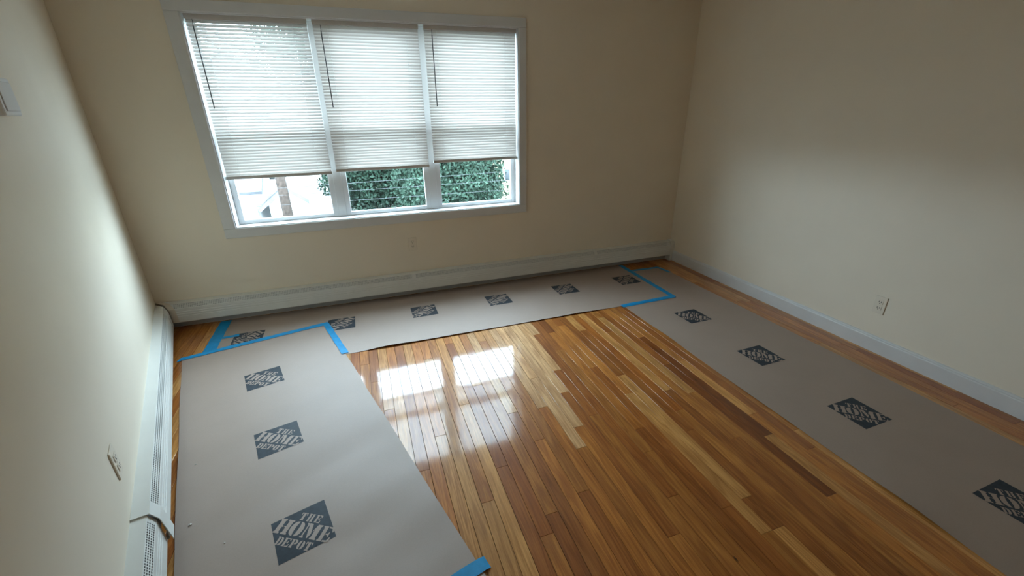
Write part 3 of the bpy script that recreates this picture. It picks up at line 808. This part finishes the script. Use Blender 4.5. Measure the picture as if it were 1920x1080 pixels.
house('house', -6.5, -0.62, 21.0, 28.0, 1.9, 4.2, M['siding_white'], 'tall white house with narrow dark windows behind the utility pole', windows=((-1.15, -0.55, 0.30, 1.5), (-2.15, -0.75, 0.42, 1.3), (-3.6, -0.75, 0.5, 1.3)), axis='y')
house('house', -1.40, -0.16, 12.3, 14.4, -1.12, -0.66, M['siding_white'], 'small white gabled porch right behind the utility pole', axis='y')
house('shed', 0.05, 0.56, 11.15, 11.75, -1.36, -0.96, M['siding_white'], 'low white lean-to with a grey shingle roof next to the porch', ov=0.12)
house('house', 7.55, 15.0, 15.6, 22.0, 1.4, 3.6, M['siding_yellow'], 'pale yellow house partly behind the leafy tree', windows=((8.05, -1.2, 0.28, 0.5),), axis='y')

pole = tag(empty('utility_pole', (-0.62, 10.6, GZ)), 'brown wooden utility pole standing before the white houses', 'utility pole')
tube('pole', (0, 0, 0), (-0.03, 0, 6.2), 0.15, M['bark'], pole, 10, 0.12)
box('cross_arm', -1.0, 1.0, -0.18, -0.08, 5.6, 5.72, M['bark'], pole, 0.01)
def wire(a, b_, sag, label):
    bm = bmesh.new(); n = 16; a = Vector(a); b_ = Vector(b_); c = (a + b_) / 2
    pts = []
    for i in range(n + 1):
        t = i / n; p = a.lerp(b_, t); p.z -= sag * 4 * t * (1 - t); pts.append(p - c)
    for i in range(n): add_tube(bm, pts[i], pts[i + 1], 0.0045, 5)
    o = bm_obj('overhead_wire', bm, M['wire']); o.location = c
    tag(o, label, 'wire', 'overhead wires along the street')
wire((-8, 9.0, -0.30), (16, 9.0, 0.05), 0.08, 'highest of the three long wires crossing before the trees')
wire((-8, 9.0, -0.42), (16, 9.0, -0.36), 0.05, 'middle one of the three long wires crossing before the trees')
wire((-8, 9.0, -0.62), (16, 9.0, -0.70), 0.06, 'lowest of the three long wires crossing before the trees')
wire((-8, 9.3, -0.95), (-0.775, 10.55, -0.62), 0.05, 'upper of two wires rising to the utility pole past the low house')
wire((-8, 9.3, -1.20), (-0.775, 10.55, -0.86), 0.05, 'lower of two wires rising to the utility pole past the low house')

def tree(loc, lobes, trunk_h, n_leaves, leaf, label, seed):
    r = random.Random(seed)
    e = tag(empty('leafy_tree', loc), label, 'tree', 'trees across the street')
    bm = bmesh.new(); add_tube(bm, (0, 0, 0), (0.1, 0, trunk_h), 0.24, 9, 0.15)
    bm_obj('trunk', bm, M['trunk'], e, True)
    for (cx_, cy_, cz_, rx, ry, rz) in lobes:
        tube('branch', (0.1, 0, trunk_h - 0.2), (cx_, cy_, cz_), 0.11, M['trunk'], e, 6, 0.04)
    vv = []; ff = []
    tot = sum(l[3] * l[4] * l[5] for l in lobes)
    for (cx_, cy_, cz_, rx, ry, rz) in lobes:
        for _ in range(int(n_leaves * rx * ry * rz / tot)):
            while True:
                d = Vector((r.gauss(0, 1), r.gauss(0, 1), r.gauss(0, 1)))
                if d.length > 0.01: break
            d.normalize(); k = r.uniform(0.62, 1.04)
            k *= 1 + 0.13 * math.sin(d.x * 7 + cx_) * math.sin(d.z * 6 + 1.3) + 0.08 * math.sin(d.y * 9 + d.z * 11)
            p = Vector((cx_ + d.x * rx * k, cy_ + d.y * ry * k, cz_ + d.z * rz * k))
            nn = (d + Vector((r.gauss(0, .7), r.gauss(0, .7), r.gauss(0, .7)))).normalized()
            a = nn.orthogonal().normalized(); b_ = nn.cross(a); th = r.uniform(0, 6.28)
            u = a * math.cos(th) + b_ * math.sin(th); v = nn.cross(u); s = leaf * r.uniform(0.6, 1.25)
            i0 = len(vv)
            vv += [p - u * s, p + v * s * .55 + nn * s * .12, p + u * s, p - v * s * .55 + nn * s * .12]
            ff.append((i0, i0 + 1, i0 + 2, i0 + 3))
    f = mesh_from('foliage', vv, ff, M['leaf'], e); f['kind'] = 'stuff'
tree((2.55, 17.8, GZ), [(-0.2, 0, 4.2, 2.6, 2.0, 2.6), (-1.9, 0.3, 6.8, 2.4, 1.7, 2.0), (1.8, 0, 5.4, 2.4, 2.0, 2.6), (0.2, 0, 8.4, 2.8, 1.9, 2.0), (0.7, -0.4, 2.3, 2.9, 1.6, 1.9), (-1.3, 0.2, 2.0, 1.6, 1.3, 1.7)], 2.2, 80000, 0.10,
     'big dark green tree behind the middle sash and the long wires', 3)
tree((5.2, 12.6, GZ), [(0.0, 0, 2.9, 1.55, 1.4, 1.9), (-1.0, 0.2, 2.2, 1.5, 1.3, 1.6), (0.65, 0.1, 1.9, 1.10, 1.1, 1.4), (-0.4, 0, 4.3, 1.45, 1.3, 1.4)], 1.6, 36000, 0.07,
     'leafy green tree growing in front of the pale yellow house', 5)
